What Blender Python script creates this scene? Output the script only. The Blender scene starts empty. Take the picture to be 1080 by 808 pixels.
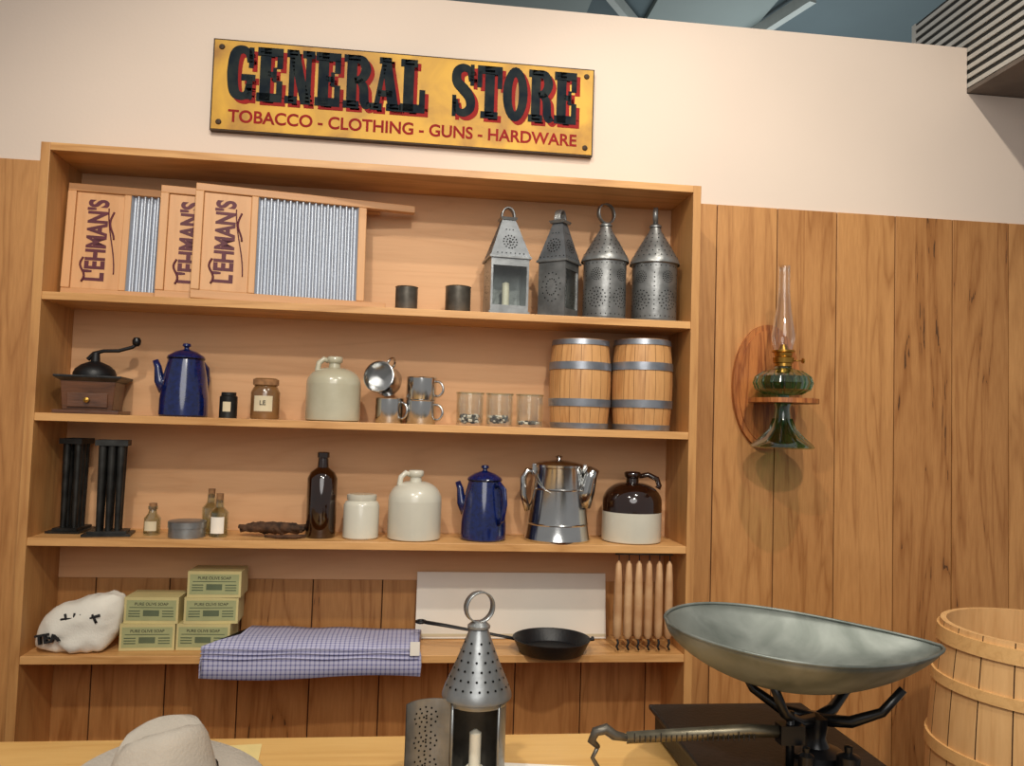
import bpy, math, random, bmesh
from mathutils import Matrix, Vector, noise
random.seed(4)
sc=bpy.context.scene
sc.view_settings.view_transform='Standard'
pi=math.pi
def L(c):
    return tuple(((x/255)/12.92 if x/255<=.04045 else ((x/255+.055)/1.055)**2.4) for x in c)+(1,)
# ---------------- materials ----------------
def newmat(n):
    m=bpy.data.materials.new(n); m.use_nodes=True
    nt=m.node_tree; return m,nt,nt.nodes['Principled BSDF']
def mat(n,c,rough=.5,metal=0,var=.12,scale=12,bump=0,c2=None,detail=4,coat=0,bscale=None,dist=0,spec=.5,lo=.35,hi=.65):
    m,nt,b=newmat(n)
    b.inputs['Roughness'].default_value=rough; b.inputs['Metallic'].default_value=metal; b.inputs['Specular IOR Level'].default_value=spec
    if coat: b.inputs['Coat Weight'].default_value=coat; b.inputs['Coat Roughness'].default_value=.08
    tc=nt.nodes.new('ShaderNodeTexCoord'); no=nt.nodes.new('ShaderNodeTexNoise')
    no.inputs['Scale'].default_value=scale; no.inputs['Detail'].default_value=detail; no.inputs['Distortion'].default_value=dist
    nt.links.new(tc.outputs['Object'],no.inputs['Vector'])
    r=nt.nodes.new('ShaderNodeValToRGB'); a=L(c)
    d=L(c2) if c2 else tuple(x*(1-var*2) for x in a[:3])+(1,)
    r.color_ramp.elements[0].position=lo; r.color_ramp.elements[0].color=d
    r.color_ramp.elements[1].position=hi; r.color_ramp.elements[1].color=a
    nt.links.new(no.outputs['Fac'],r.inputs['Fac']); nt.links.new(r.outputs['Color'],b.inputs['Base Color'])
    if bump:
        n2=nt.nodes.new('ShaderNodeTexNoise'); n2.inputs['Scale'].default_value=bscale or scale*3
        nt.links.new(tc.outputs['Object'],n2.inputs['Vector'])
        bp=nt.nodes.new('ShaderNodeBump'); bp.inputs['Strength'].default_value=bump; bp.inputs['Distance'].default_value=.004
        nt.links.new(n2.outputs['Fac'],bp.inputs['Height']); nt.links.new(bp.outputs['Normal'],b.inputs['Normal'])
    return m
def wood(n,light,dark,axis='Z',rough=.45,plank=None,scale=1.0,contrast=1.0,off=0,pvar=.25,knots=False):
    m,nt,b=newmat(n); N=nt.nodes.new; K=nt.links.new
    b.inputs['Roughness'].default_value=rough
    tc=N('ShaderNodeTexCoord'); vec=tc.outputs['Object']
    val=None
    if plank:
        sx=N('ShaderNodeSeparateXYZ'); K(vec,sx.inputs[0])
        a=N('ShaderNodeMath');a.operation='SUBTRACT';a.inputs[1].default_value=plank[0];K(sx.outputs['X'],a.inputs[0])
        d=N('ShaderNodeMath');d.operation='DIVIDE';d.inputs[1].default_value=plank[1];K(a.outputs[0],d.inputs[0])
        fl=N('ShaderNodeMath');fl.operation='FLOOR';K(d.outputs[0],fl.inputs[0])
        wn=N('ShaderNodeTexWhiteNoise');wn.noise_dimensions='1D';K(fl.outputs[0],wn.inputs['W'])
        ml=N('ShaderNodeVectorMath');ml.operation='SCALE';ml.inputs['Scale'].default_value=7;K(wn.outputs['Color'],ml.inputs[0])
        ad=N('ShaderNodeVectorMath');ad.operation='ADD';K(vec,ad.inputs[0]);K(ml.outputs[0],ad.inputs[1])
        vec=ad.outputs[0]; val=wn.outputs['Value']
    mp=N('ShaderNodeMapping'); s=[1,1,1]; s['XYZ'.index(axis)]=.09
    mp.inputs['Scale'].default_value=s; mp.inputs['Location'].default_value=(off,off*.7,off*1.3); K(vec,mp.inputs['Vector'])
    n1=N('ShaderNodeTexNoise');n1.inputs['Scale'].default_value=7*scale;n1.inputs['Detail'].default_value=3;n1.inputs['Distortion'].default_value=.8;K(mp.outputs[0],n1.inputs['Vector'])
    mm=N('ShaderNodeMath');mm.operation='MULTIPLY';mm.inputs[1].default_value=13;K(n1.outputs['Fac'],mm.inputs[0])
    fr=N('ShaderNodeMath');fr.operation='PINGPONG';fr.inputs[1].default_value=1;K(mm.outputs[0],fr.inputs[0])
    pw=N('ShaderNodeMath');pw.operation='POWER';pw.inputs[1].default_value=2.6;K(fr.outputs[0],pw.inputs[0])
    n2=N('ShaderNodeTexNoise');n2.inputs['Scale'].default_value=140*scale;n2.inputs['Detail'].default_value=3;K(mp.outputs[0],n2.inputs['Vector'])
    n3=N('ShaderNodeTexNoise');n3.inputs['Scale'].default_value=3;n3.inputs['Detail'].default_value=2;K(vec,n3.inputs['Vector'])
    m1=N('ShaderNodeMath');m1.operation='MULTIPLY';m1.inputs[1].default_value=.36*contrast;K(pw.outputs[0],m1.inputs[0])
    m2=N('ShaderNodeMath');m2.operation='MULTIPLY_ADD';m2.inputs[1].default_value=.5*contrast;K(n2.outputs['Fac'],m2.inputs[0]);K(m1.outputs[0],m2.inputs[2])
    m3=N('ShaderNodeMath');m3.operation='MULTIPLY_ADD';m3.inputs[1].default_value=.35;K(n3.outputs['Fac'],m3.inputs[0]);K(m2.outputs[0],m3.inputs[2])
    last=m3.outputs[0]
    if val is not None:
        m4=N('ShaderNodeMath');m4.operation='MULTIPLY_ADD';m4.inputs[1].default_value=pvar;K(val,m4.inputs[0]);K(last,m4.inputs[2]);last=m4.outputs[0]
    if knots:
        mk=N('ShaderNodeMapping'); s2=[1,1,1]; s2['XYZ'.index(axis)]=.45; mk.inputs['Scale'].default_value=s2; K(vec,mk.inputs['Vector'])
        vo=N('ShaderNodeTexVoronoi'); vo.inputs['Scale'].default_value=3.2; K(mk.outputs[0],vo.inputs['Vector'])
        kr=N('ShaderNodeMapRange'); kr.inputs['From Min'].default_value=.03; kr.inputs['From Max'].default_value=.075; kr.inputs['To Min'].default_value=.9; kr.inputs['To Max'].default_value=0; K(vo.outputs['Distance'],kr.inputs['Value'])
        m5=N('ShaderNodeMath');K(kr.outputs[0],m5.inputs[0]);K(last,m5.inputs[1]);last=m5.outputs[0]
    r=N('ShaderNodeValToRGB'); r.color_ramp.elements[0].position=.2; r.color_ramp.elements[0].color=L(light)
    r.color_ramp.elements[1].position=1.0; r.color_ramp.elements[1].color=L(dark)
    if knots:
        e=r.color_ramp.elements.new(.999); e.color=L(dark); r.color_ramp.elements[2].color=L(tuple(x*.6 for x in dark))
    K(last,r.inputs['Fac']); K(r.outputs['Color'],b.inputs['Base Color'])
    bp=N('ShaderNodeBump');bp.inputs['Strength'].default_value=.12;bp.inputs['Distance'].default_value=.003;K(n2.outputs['Fac'],bp.inputs['Height']);K(bp.outputs['Normal'],b.inputs['Normal'])
    return m
def glass(n,c,rough=.02,alpha=.8,blend=.35):
    m=bpy.data.materials.new(n); m.use_nodes=True; nt=m.node_tree; nt.nodes.clear(); N=nt.nodes.new; K=nt.links.new
    o=N('ShaderNodeOutputMaterial'); t=N('ShaderNodeBsdfTransparent'); t.inputs[0].default_value=L(c)
    g=N('ShaderNodeBsdfGlossy'); g.inputs['Roughness'].default_value=rough; g.inputs[0].default_value=(1,1,1,1)
    lw=N('ShaderNodeLayerWeight'); lw.inputs[0].default_value=blend
    ma=N('ShaderNodeMath'); ma.operation='MULTIPLY_ADD'; ma.inputs[1].default_value=alpha; ma.inputs[2].default_value=.06; K(lw.outputs['Facing'],ma.inputs[0])
    mx=N('ShaderNodeMixShader'); K(ma.outputs[0],mx.inputs[0]); K(t.outputs[0],mx.inputs[1]); K(g.outputs[0],mx.inputs[2]); K(mx.outputs[0],o.inputs[0])
    return m
def gingham(n):
    m,nt,b=newmat(n); N=nt.nodes.new; K=nt.links.new; b.inputs['Roughness'].default_value=.9
    tc=N('ShaderNodeTexCoord'); sx=N('ShaderNodeSeparateXYZ'); K(tc.outputs['Object'],sx.inputs[0])
    def stripe(sock,per):
        a=N('ShaderNodeMath');a.operation='DIVIDE';a.inputs[1].default_value=per;K(sock,a.inputs[0])
        f=N('ShaderNodeMath');f.operation='FRACT';K(a.outputs[0],f.inputs[0])
        g=N('ShaderNodeMath');g.operation='GREATER_THAN';g.inputs[1].default_value=.68;K(f.outputs[0],g.inputs[0]);return g.outputs[0]
    ad=N('ShaderNodeMath');K(sx.outputs['Y'],ad.inputs[0]);K(sx.outputs['Z'],ad.inputs[1])
    s1=stripe(sx.outputs['X'],.0125); s2=stripe(ad.outputs[0],.0125)
    su=N('ShaderNodeMath');K(s1,su.inputs[0]);K(s2,su.inputs[1])
    r=N('ShaderNodeValToRGB'); e=r.color_ramp.elements; e[0].position=0;e[0].color=L((184,182,204)); e[1].position=1;e[1].color=L((98,98,146))
    dv=N('ShaderNodeMath');dv.operation='MULTIPLY';dv.inputs[1].default_value=.5;K(su.outputs[0],dv.inputs[0]);K(dv.outputs[0],r.inputs['Fac'])
    K(r.outputs['Color'],b.inputs['Base Color']); return m

M_plaster=mat('plaster_cream',(226,208,192),.85,scale=1.5,var=.02,bump=.08,bscale=90)
M_back=wood('backing_peach',(220,172,126),(196,144,98),'X',.6,contrast=.6)
M_wain=wood('pine_panelling',(208,152,92),(150,96,46),'Z',.45,plank=(1.2482,.2037),pvar=.3,contrast=.9,knots=True,scale=1.2)
M_case=wood('pine_case_vertical',(204,152,92),(156,102,54),'Z',.45,contrast=.9)
M_shelf=wood('pine_case_shelf',(226,174,112),(176,122,66),'X',.42,contrast=1.0)
M_cnt=wood('counter_pine',(228,184,114),(202,150,82),'X',.35,contrast=.8)
M_groove=mat('groove_dark',(70,40,18),.9)
M_floor=wood('floor_boards',(120,84,54),(70,46,28),'X',.5)
M_wb=wood('washboard_wood',(208,156,104),(178,122,74),'X',.5,contrast=.7)
M_wbh=wood('washboard_head',(216,164,112),(190,136,86),'Z',.5,contrast=.7)
M_zinc=mat('zinc_ribs',(182,188,198),.42,.55,var=.04,scale=6)
M_maroon=mat('maroon_print',(92,22,40),.6)
M_tin=mat('galvanised_tin',(160,163,164),.36,.78,var=.18,scale=14,bump=.2,bscale=40)
M_tinr=mat('lantern_roof_tin',(116,120,124),.5,.6,var=.2,scale=20,bump=.2,bscale=50)
M_tind=mat('aged_tin',(146,147,146),.38,.72,var=.22,scale=18,bump=.25,bscale=50)
M_tinb=mat('dark_tin',(118,112,102),.42,.7,var=.25,scale=20)
M_hole=mat('punch_hole',(14,13,12),.9,var=.01,spec=.1)
M_mold=mat('mold_tin',(58,58,56),.42,.65,var=.3,scale=25)
M_chrome=mat('polished_steel',(212,212,210),.17,1,var=.08,scale=9,bump=.05,bscale=12)
M_black=mat('cast_iron_black',(26,26,28),.45,.2,var=.2,bump=.15,bscale=120)
M_blkm=mat('black_enamel_iron',(20,20,22),.3,.2,var=.2)
M_blue=mat('blue_enamel',(14,32,92),.16,0,coat=.8,var=.2,scale=90,c2=(9,22,68))
M_blueR=mat('enamel_rim_dark',(12,14,30),.2,0)
M_stone=mat('stoneware_glaze',(190,186,164),.25,0,coat=.5,var=.06,scale=10,c2=(176,170,146))
M_stonew=mat('stoneware_white',(208,204,188),.28,0,coat=.4,var=.04,scale=10)
M_brown=mat('brown_glaze',(42,20,12),.1,0,coat=1,var=.2,scale=8)
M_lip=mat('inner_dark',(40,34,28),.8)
M_barrel=wood('barrel_oak',(216,164,106),(164,112,62),'Z',.5,scale=1.6)
M_keg=wood('keg_pale_wood',(228,182,124),(198,148,92),'Z',.55,scale=1.2,contrast=.8)
M_hoopw=wood('keg_hoop_wood',(226,180,118),(190,140,80),'X',.5,scale=2,contrast=.7)
M_hoop=mat('hoop_steel',(160,165,174),.36,.75,var=.15,scale=20)
M_glass=glass('clear_glass',(252,254,252),alpha=.55)
M_gchim=glass('chimney_glass',(250,250,248),.03,.75,.4)
M_green=glass('green_glass',(152,206,176),.05,.6,.4)
M_gbot=glass('pale_glass',(222,230,216))
M_brownb=mat('brown_bottle_glass',(44,20,6),.08,0,coat=1,var=.3,scale=6)
M_amber=mat('amber_jar',(140,100,60),.2,0,coat=.7,var=.2)
M_brass=mat('brass',(190,144,66),.28,.95,var=.2,scale=20)
M_beamm=mat('worn_brass_beam',(140,132,112),.42,.8,var=.2,scale=30)
M_label=mat('paper_label',(216,202,170),.85,var=.05)
M_white=mat('white_paper',(242,234,220),.85,var=.03,scale=6)
M_linen=mat('linen_white',(232,226,212),.9,var=.05,scale=8,bump=.2,bscale=200)
M_ink=mat('black_ink',(22,20,20),.7)
M_box=mat('soap_box_yellow',(206,190,132),.7,var=.06,scale=9)
M_boxg=mat('soap_box_label',(164,166,118),.7,var=.05,scale=20)
M_boxd=mat('soap_box_dark',(94,104,76),.7)
M_check=gingham('blue_check_cloth')
M_tob=mat('tobacco_leaf',(92,62,40),.9,var=.4,scale=40,bump=1,bscale=60)
M_cork=mat('cork',(160,116,76),.9,var=.2,scale=60)
M_candle=mat('tallow_candle',(206,166,122),.5,var=.15,scale=14,c2=(180,134,92))
M_wax=mat('white_wax',(232,226,206),.4,var=.03)
M_milw=wood('mill_walnut',(110,68,40),(62,36,20),'X',.35,scale=2)
M_oak=wood('plaque_oak',(204,130,68),(136,74,32),'Z',.4,scale=2.4,contrast=1.4)
M_signy=mat('sign_yellow',(216,164,40),.55,scale=6,c2=(150,100,26),detail=12,bump=.1,dist=.6,lo=.28,hi=.60)
M_signe=mat('sign_edge',(66,46,22),.7,var=.3)
M_signk=mat('sign_letter_navy',(26,34,42),.85,scale=26,c2=(44,50,50),spec=.1)
M_signr=mat('sign_letter_red',(150,30,28),.7,var=.12,scale=20,spec=.2)
M_felt=mat('hat_felt',(186,176,162),.95,var=.05,scale=14,bump=.3,bscale=180)
M_band=mat('hat_band',(154,143,128),.8)
M_nuts=mat('small_hardware',(150,146,138),.35,.7,var=.4,scale=60)
M_teal=mat('roof_light_panel',(122,132,130),.7,var=.04,scale=2)
M_teald=mat('roof_teal_panel',(78,92,96),.7,var=.06,scale=2)
M_beam=mat('roof_beam_steel',(160,166,162),.6,var=.05)
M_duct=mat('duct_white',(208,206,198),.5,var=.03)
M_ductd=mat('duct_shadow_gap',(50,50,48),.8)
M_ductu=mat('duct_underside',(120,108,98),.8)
M_paper=mat('old_paper',(232,208,140),.85,var=.05)
M_pan=mat('scale_pan_galv',(138,143,137),.5,.5,scale=11,bump=.12,c2=(98,104,98),detail=12,bscale=9,dist=.5)

# ---------------- mesh builder ----------------
class Mb:
    def __init__(s): s.v=[];s.f=[];s.m=[];s.s=[];s.mats=[];s.M=Matrix()
    def add(s,vs,fs,mt,smooth=False,M=None):
        if mt not in s.mats: s.mats.append(mt)
        k=s.mats.index(mt); o=len(s.v); T=s.M@M if M else s.M
        s.v+=[T@Vector(v) for v in vs]
        for f in fs: s.f.append([i+o for i in f]); s.m.append(k); s.s.append(smooth)
    def box(s,x0,x1,y0,y1,z0,z1,mt,M=None,tap=None):
        t=tap or 1; cx,cy=(x0+x1)/2,(y0+y1)/2
        vs=[(x,y,z0) for x,y in((x0,y0),(x1,y0),(x1,y1),(x0,y1))]+[(cx+(x-cx)*t,cy+(y-cy)*t,z1) for x,y in((x0,y0),(x1,y0),(x1,y1),(x0,y1))]
        s.add(vs,[(3,2,1,0),(4,5,6,7),(0,1,5,4),(1,2,6,5),(2,3,7,6),(3,0,4,7)],mt,False,M)
    def lathe(s,pr,mt,seg=36,M=None,cx=0,cy=0,a0=0,a1=2*pi,sharp=35):
        full=abs(a1-a0-2*pi)<1e-4; n=seg if full else seg+1
        vs=[];fs=[]
        def ring(r,z):
            b=len(vs)
            for i in range(n):
                a=a0+(a1-a0)*i/seg; vs.append((cx+r*math.cos(a),cy+r*math.sin(a),z))
            return b
        prev=ring(*pr[0])
        for k in range(1,len(pr)):
            cur=ring(*pr[k])
            for i in range(seg):
                j=(i+1)%n
                fs.append((prev+i,prev+j,cur+j,cur+i))
            if k<len(pr)-1:
                d1=Vector((pr[k][0]-pr[k-1][0],pr[k][1]-pr[k-1][1])); d2=Vector((pr[k+1][0]-pr[k][0],pr[k+1][1]-pr[k][1]))
                if d1.length>1e-7 and d2.length>1e-7 and math.degrees(d1.angle(d2))>sharp: cur=ring(*pr[k])
            prev=cur
        s.add(vs,fs,mt,True,M)
    def tube(s,pts,r,mt,seg=10,closed=False,M=None,flat=None):
        P=[Vector(p) for p in pts]; n=len(P); R=r if isinstance(r,(list,tuple)) else [r]*n
        vs=[];fs=[];up=None
        for i in range(n):
            if closed: t=(P[(i+1)%n]-P[i-1])
            else: t=P[min(i+1,n-1)]-P[max(i-1,0)]
            t.normalize()
            if up is None:
                up=Vector((0,0,1)) if abs(t.z)<.9 else Vector((0,1,0))
            u=(up-t*up.dot(t)).normalized(); w=t.cross(u); up=u
            for k in range(seg):
                a=2*pi*k/seg; vs.append(P[i]+(u*math.cos(a)*(flat or 1)+w*math.sin(a))*R[i])
        for i in range(n if closed else n-1):
            for k in range(seg):
                a=i*seg+k;b=i*seg+(k+1)%seg;c=((i+1)%n)*seg+(k+1)%seg;d=((i+1)%n)*seg+k; fs.append((a,b,c,d))
        if not closed: fs.append(tuple(range(seg))[::-1]); fs.append(tuple((n-1)*seg+k for k in range(seg)))
        s.add(vs,fs,mt,True,M)
    def prism(s,poly,d,mt,M=None):
        n=len(poly); vs=[(x,y,0) for x,y in poly]+[(x,y,d) for x,y in poly]
        s.add(vs,[tuple(range(n))[::-1],tuple(range(n,2*n))]+[(i,(i+1)%n,n+(i+1)%n,n+i) for i in range(n)],mt,False,M)
    def disc(s,c,nrm,r,mt,seg=6):
        c=Vector(c);q=Vector(nrm).to_track_quat('Z','Y'); s.add([c+q@Vector((r*math.cos(2*pi*i/seg),r*math.sin(2*pi*i/seg),0)) for i in range(seg)],[tuple(range(seg))],mt)
    def finish(s,name,loc=(0,0,0),rot=(0,0,0),bevel=0,sub=0,solid=0,parent=None):
        me=bpy.data.meshes.new(name); me.from_pydata([tuple(v) for v in s.v],[],s.f)
        for m in s.mats: me.materials.append(m)
        for p,k,sm in zip(me.polygons,s.m,s.s): p.material_index=k; p.use_smooth=sm
        me.update(); ob=bpy.data.objects.new(name,me); bpy.context.collection.objects.link(ob)
        ob.location=loc; ob.rotation_euler=rot
        if solid: q=ob.modifiers.new('s','SOLIDIFY'); q.thickness=solid
        if bevel: q=ob.modifiers.new('b','BEVEL'); q.width=bevel; q.segments=2; q.limit_method='ANGLE'; q.angle_limit=math.radians(50)
        if parent: ob.parent=parent
        return ob
def text(body,size,mt,parent,loc,rot,name='lettering',ext=.0006,offset=0,sp=1):
    c=bpy.data.curves.new(name,'FONT'); c.body=body; c.size=size; c.extrude=ext; c.offset=offset; c.align_x='CENTER'; c.align_y='CENTER'; c.space_character=sp
    c.materials.append(mt); o=bpy.data.objects.new(name,c); bpy.context.collection.objects.link(o)
    o.parent=parent; o.location=loc; o.rotation_euler=rot; return o
def arc(cx,cz,r,a0,a1,n,y=0,rz=None):
    return [(cx+r*math.cos(a0+(a1-a0)*i/n),y,cz+(rz or r)*math.sin(a0+(a1-a0)*i/n)) for i in range(n+1)]
RX=Matrix.Rotation(pi/2,4,'X')

# ---------------- room ----------------
b=Mb(); b.box(-3,1.917,.01,.12,0,2.77,M_plaster); b.box(1.917,3.6,.01,.12,0,2.612,M_plaster); b.finish('wall_back')
b=Mb(); pw=.2037
x=1.2482-20*pw
while x<3.5:
    b.box(x+.0016,x+pw-.0016,0,.0098,0,2.174,M_wain); x+=pw
b.box(-2.8,3.55,.006,.0097,0,2.17,M_groove)
b.finish('wall_back_panelling',bevel=.0012)
b=Mb(); b.box(-3,3.6,-4.5,.01,-.05,0,M_floor); b.finish('floor')
b=Mb(); b.box(-4,6,.9,6,3.6,3.65,M_teald)
b.box(1.22,1.80,1.0,4,3.57,3.6,M_teal); b.box(-1,.90,1.0,4,3.57,3.6,M_teal)
b.finish('ceiling')
b=Mb()
def beam(p,q,w):
    p=Vector(p);q=Vector(q);d=q-p;a=math.atan2(d.y,d.x);b.box(0,d.length,-w/2,w/2,-.06,0,M_beam,Matrix.Translation(p)@Matrix.Rotation(a,4,'Z'))
beam((.85,1.1,3.569),(1.45,1.9,3.569),.035);beam((1.92,1.1,3.569),(1.6,2.2,3.569),.04)
b.finish('roof_beam')
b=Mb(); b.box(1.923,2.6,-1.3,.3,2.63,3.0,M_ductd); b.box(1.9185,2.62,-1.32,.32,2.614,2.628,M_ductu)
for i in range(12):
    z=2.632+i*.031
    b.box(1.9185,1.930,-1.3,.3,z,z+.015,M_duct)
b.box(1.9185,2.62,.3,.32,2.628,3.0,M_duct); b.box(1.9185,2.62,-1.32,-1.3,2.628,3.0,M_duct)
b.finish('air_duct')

# ---------------- bookcase ----------------
ZS=[1.7622,1.4400,1.1125,.8063]; D=-.21; h=.915; t=.024
b=Mb()
b.box(-h,-h+t,D,-.0005,0,2.1641,M_case); b.box(h-t,h,D,-.0005,0,2.1641,M_case)
b.box(-h+t,h-t,D,-.0005,2.143,2.1641,M_shelf)
for z in ZS+[.42,.1]: b.box(-h+t,h-t,D+.002,-.0045,z-.021,z,M_shelf)
b.box(-h+t,h-t,-.0042,-.0006,.971,2.143,M_back)
b.finish('shelving_unit',bevel=.0012)

# ---------------- sign ----------------
def stroke(pts,w):
    n=len(pts); W=w if isinstance(w,list) else [w]*n
    P=[Vector(p) for p in pts]; Q=[];WW=[]
    for i in range(n-1):
        p0=P[max(i-1,0)];p1=P[i];p2=P[i+1];p3=P[min(i+2,n-1)]
        for k in range(5):
            u=k/5; Q.append(.5*((2*p1)+(-p0+p2)*u+(2*p0-5*p1+4*p2-p3)*u*u+(-p0+3*p1-3*p2+p3)*u**3)); WW.append(W[i]*(1-u)+W[i+1]*u)
    Q.append(P[-1]);WW.append(W[-1])
    Ls=[];Rs=[]
    for i in range(len(Q)):
        d=(Q[min(i+1,len(Q)-1)]-Q[max(i-1,0)]).normalized(); nn=Vector((-d.y,d.x)); Ls.append(Q[i]+nn*WW[i]/2);Rs.append(Q[i]-nn*WW[i]/2)
    return [[Rs[i],Rs[i+1],Ls[i+1],Ls[i]] for i in range(len(Q)-1)]
def rc(a,b_,c,d): return [(a,b_),(c,b_),(c,d),(a,d)]
def ringq(cx,cy,ro,so,ri,si,n=24):
    o=[]
    for i in range(n):
        a=2*pi*i/n;c=2*pi*(i+1)/n
        o.append([(cx+ri*math.cos(a),cy+si*math.sin(a)),(cx+ro*math.cos(a),cy+so*math.sin(a)),(cx+ro*math.cos(c),cy+so*math.sin(c)),(cx+ri*math.cos(c),cy+si*math.sin(c))])
    return o
GL={
'E':[rc(.05,0,.25,1),rc(0,.84,.47,1),rc(0,0,.47,.16),rc(.36,.62,.47,.86),rc(.36,.14,.47,.40),rc(.2,.45,.34,.56),rc(.29,.37,.36,.64)],
'N':[rc(.05,0,.15,1),rc(0,.86,.2,1),rc(-.02,0,.21,.14),rc(.36,0,.46,1),rc(.29,.86,.52,1),[(.03,1),(.22,1),(.46,0),(.28,0)]],
'R':[rc(.05,0,.24,1),rc(-.01,0,.29,.14),rc(-.01,.86,.3,1)]+stroke([(.2,.93),(.34,.9),(.41,.74),(.34,.57),(.2,.52)],[.14,.17,.19,.17,.12])+stroke([(.28,.54),(.37,.4),(.39,.15),(.43,.06),(.51,.1)],[.12,.17,.18,.13,.09])+[],
'A':[[(.02,0),(.12,0),(.28,1),(.19,1)],[(.16,1),(.33,1),(.52,0),(.31,0)],rc(.11,.26,.38,.38),rc(-.04,0,.19,.13),rc(.27,0,.55,.13),rc(.12,.88,.35,1)],
'L':[rc(.05,0,.25,1),rc(-.01,.86,.31,1),rc(-.01,0,.47,.16),rc(.36,.1,.47,.44)],
'G':stroke([(.4,.7),(.37,.87),(.25,.93),(.13,.84),(.09,.5),(.13,.16),(.25,.07),(.36,.12),(.4,.3)],[.1,.13,.15,.19,.2,.19,.15,.13,.12])+[rc(.25,.36,.51,.48),rc(.35,.02,.46,.44),rc(.38,.6,.47,.98)],
'O':ringq(.25,.5,.26,.52,.075,.33),
'S':stroke([(.4,.68),(.37,.87),(.24,.93),(.11,.85),(.11,.66),(.25,.52),(.38,.36),(.39,.17),(.25,.07),(.12,.13),(.08,.32)],[.1,.13,.15,.18,.2,.22,.2,.18,.15,.13,.1])+[rc(.38,.6,.46,1),rc(.02,0,.1,.4)],
'T':[rc(.15,0,.35,1),rc(-.01,.84,.51,1),rc(-.01,.58,.09,.9),rc(.41,.58,.51,.9),rc(.07,0,.43,.13)]}
b=Mb(); SW,SH=1.164,.279
b.box(0,SW,-.022,0,0,SH,M_signe); b.box(.004,SW-.004,-.0235,-.02,.004,SH-.004,M_signy)
for cx in(.025,SW-.025):
    for cz in(.025,SH-.025): b.lathe([(0,.006),(.007,.004),(.009,0)],M_signe,12,Matrix.Translation((cx,-.0236,cz))@RX)
def word(w,x0,x1,z0,z1,mt,dep,ox=0,oz=0):
    n=len(w); pit=(x1-x0)/n; sx=pit*.93/.5; sz=z1-z0
    for i,ch in enumerate(w):
        for poly in GL[ch]:
            pp=[(x0+i*pit+ox+p[0]*sx,z0+oz+p[1]*sz) for p in poly]
            b.prism(pp,dep,mt,Matrix.Translation((0,-.0235,0))@RX)
for w,x0,x1 in(('GENERAL',.045,.645),('STORE',.715,1.118)):
    word(w,x0,x1,.096,.262,M_signr,.0008,.011,-.011)
    word(w,x0,x1,.096,.262,M_signk,.0016)
sign=b.finish('store_sign',(-.536,.0095,2.297))
text("TOBACCO - CLOTHING - GUNS - HARDWARE",.052,M_signr,sign,(SW/2,-.0236,.044),(pi/2,0,0),ext=.0008,offset=.0012)
bpy.context.view_layer.update()
o=sign.children[0]; o.scale[0]=1.06/max(o.dimensions[0],.01)

# ---------------- washboards ----------------
def washboard(x,y,yaw):
    b=Mb(); H=.325
    b.box(0,.53,0,.022,0,.024,M_wb); b.box(0,.61,0,.022,H-.022,H,M_wb)
    b.box(0,.022,-.002,.024,.0242,H-.0222,M_wbh)
    b.box(.0222,.148,.006,.016,.0242,H-.0222,M_wbh); b.box(.148,.166,0,.022,.0242,H-.0222,M_wbh)
    b.box(.445,.468,0,.022,.0242,H-.0222,M_wbh)
    n=160; vs=[];fs=[]
    for i in range(n+1):
        xx=.166+(.445-.166)*i/n; yy=.010-.006*math.cos(2*pi*i/n*16)
        vs+=[(xx,yy,.024),(xx,yy,H-.022)]
        if i: k=2*i; fs.append((k-2,k,k+1,k-1))
    b.add(vs,fs,M_zinc,True)
    lean=math.radians(-4)
    ob=b.finish('washboard',(x,y,1.7642),(lean,0,yaw),bevel=.002)
    lt=text("L'EHMAN'S",.070,M_maroon,ob,(.084,.0055,.165),(pi/2,-pi/2,0),offset=.0026)
    bpy.context.view_layer.update(); lt.scale[0]=.235/max(lt.dimensions[0],.01)
    c=Mb(); c.tube([(.120+.012*math.cos(a*.12),.0052,.07+.19*a/26) for a in range(27)],.0018,M_maroon,6)
    c.tube([(.120+.006*math.cos(a*.2),.0052,.17+.08*a/26) for a in range(27)],.0028,M_maroon,6)
    c.tube([(.050+.006*math.sin(a*.25),.0052,.045+.07*a/26) for a in range(27)],.003,M_maroon,6)
    c.finish('flourish',parent=ob)
washboard(-.884,-.120,math.radians(5)); washboard(-.622,-.158,math.radians(8)); washboard(-.515,-.203,math.radians(10))

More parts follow.
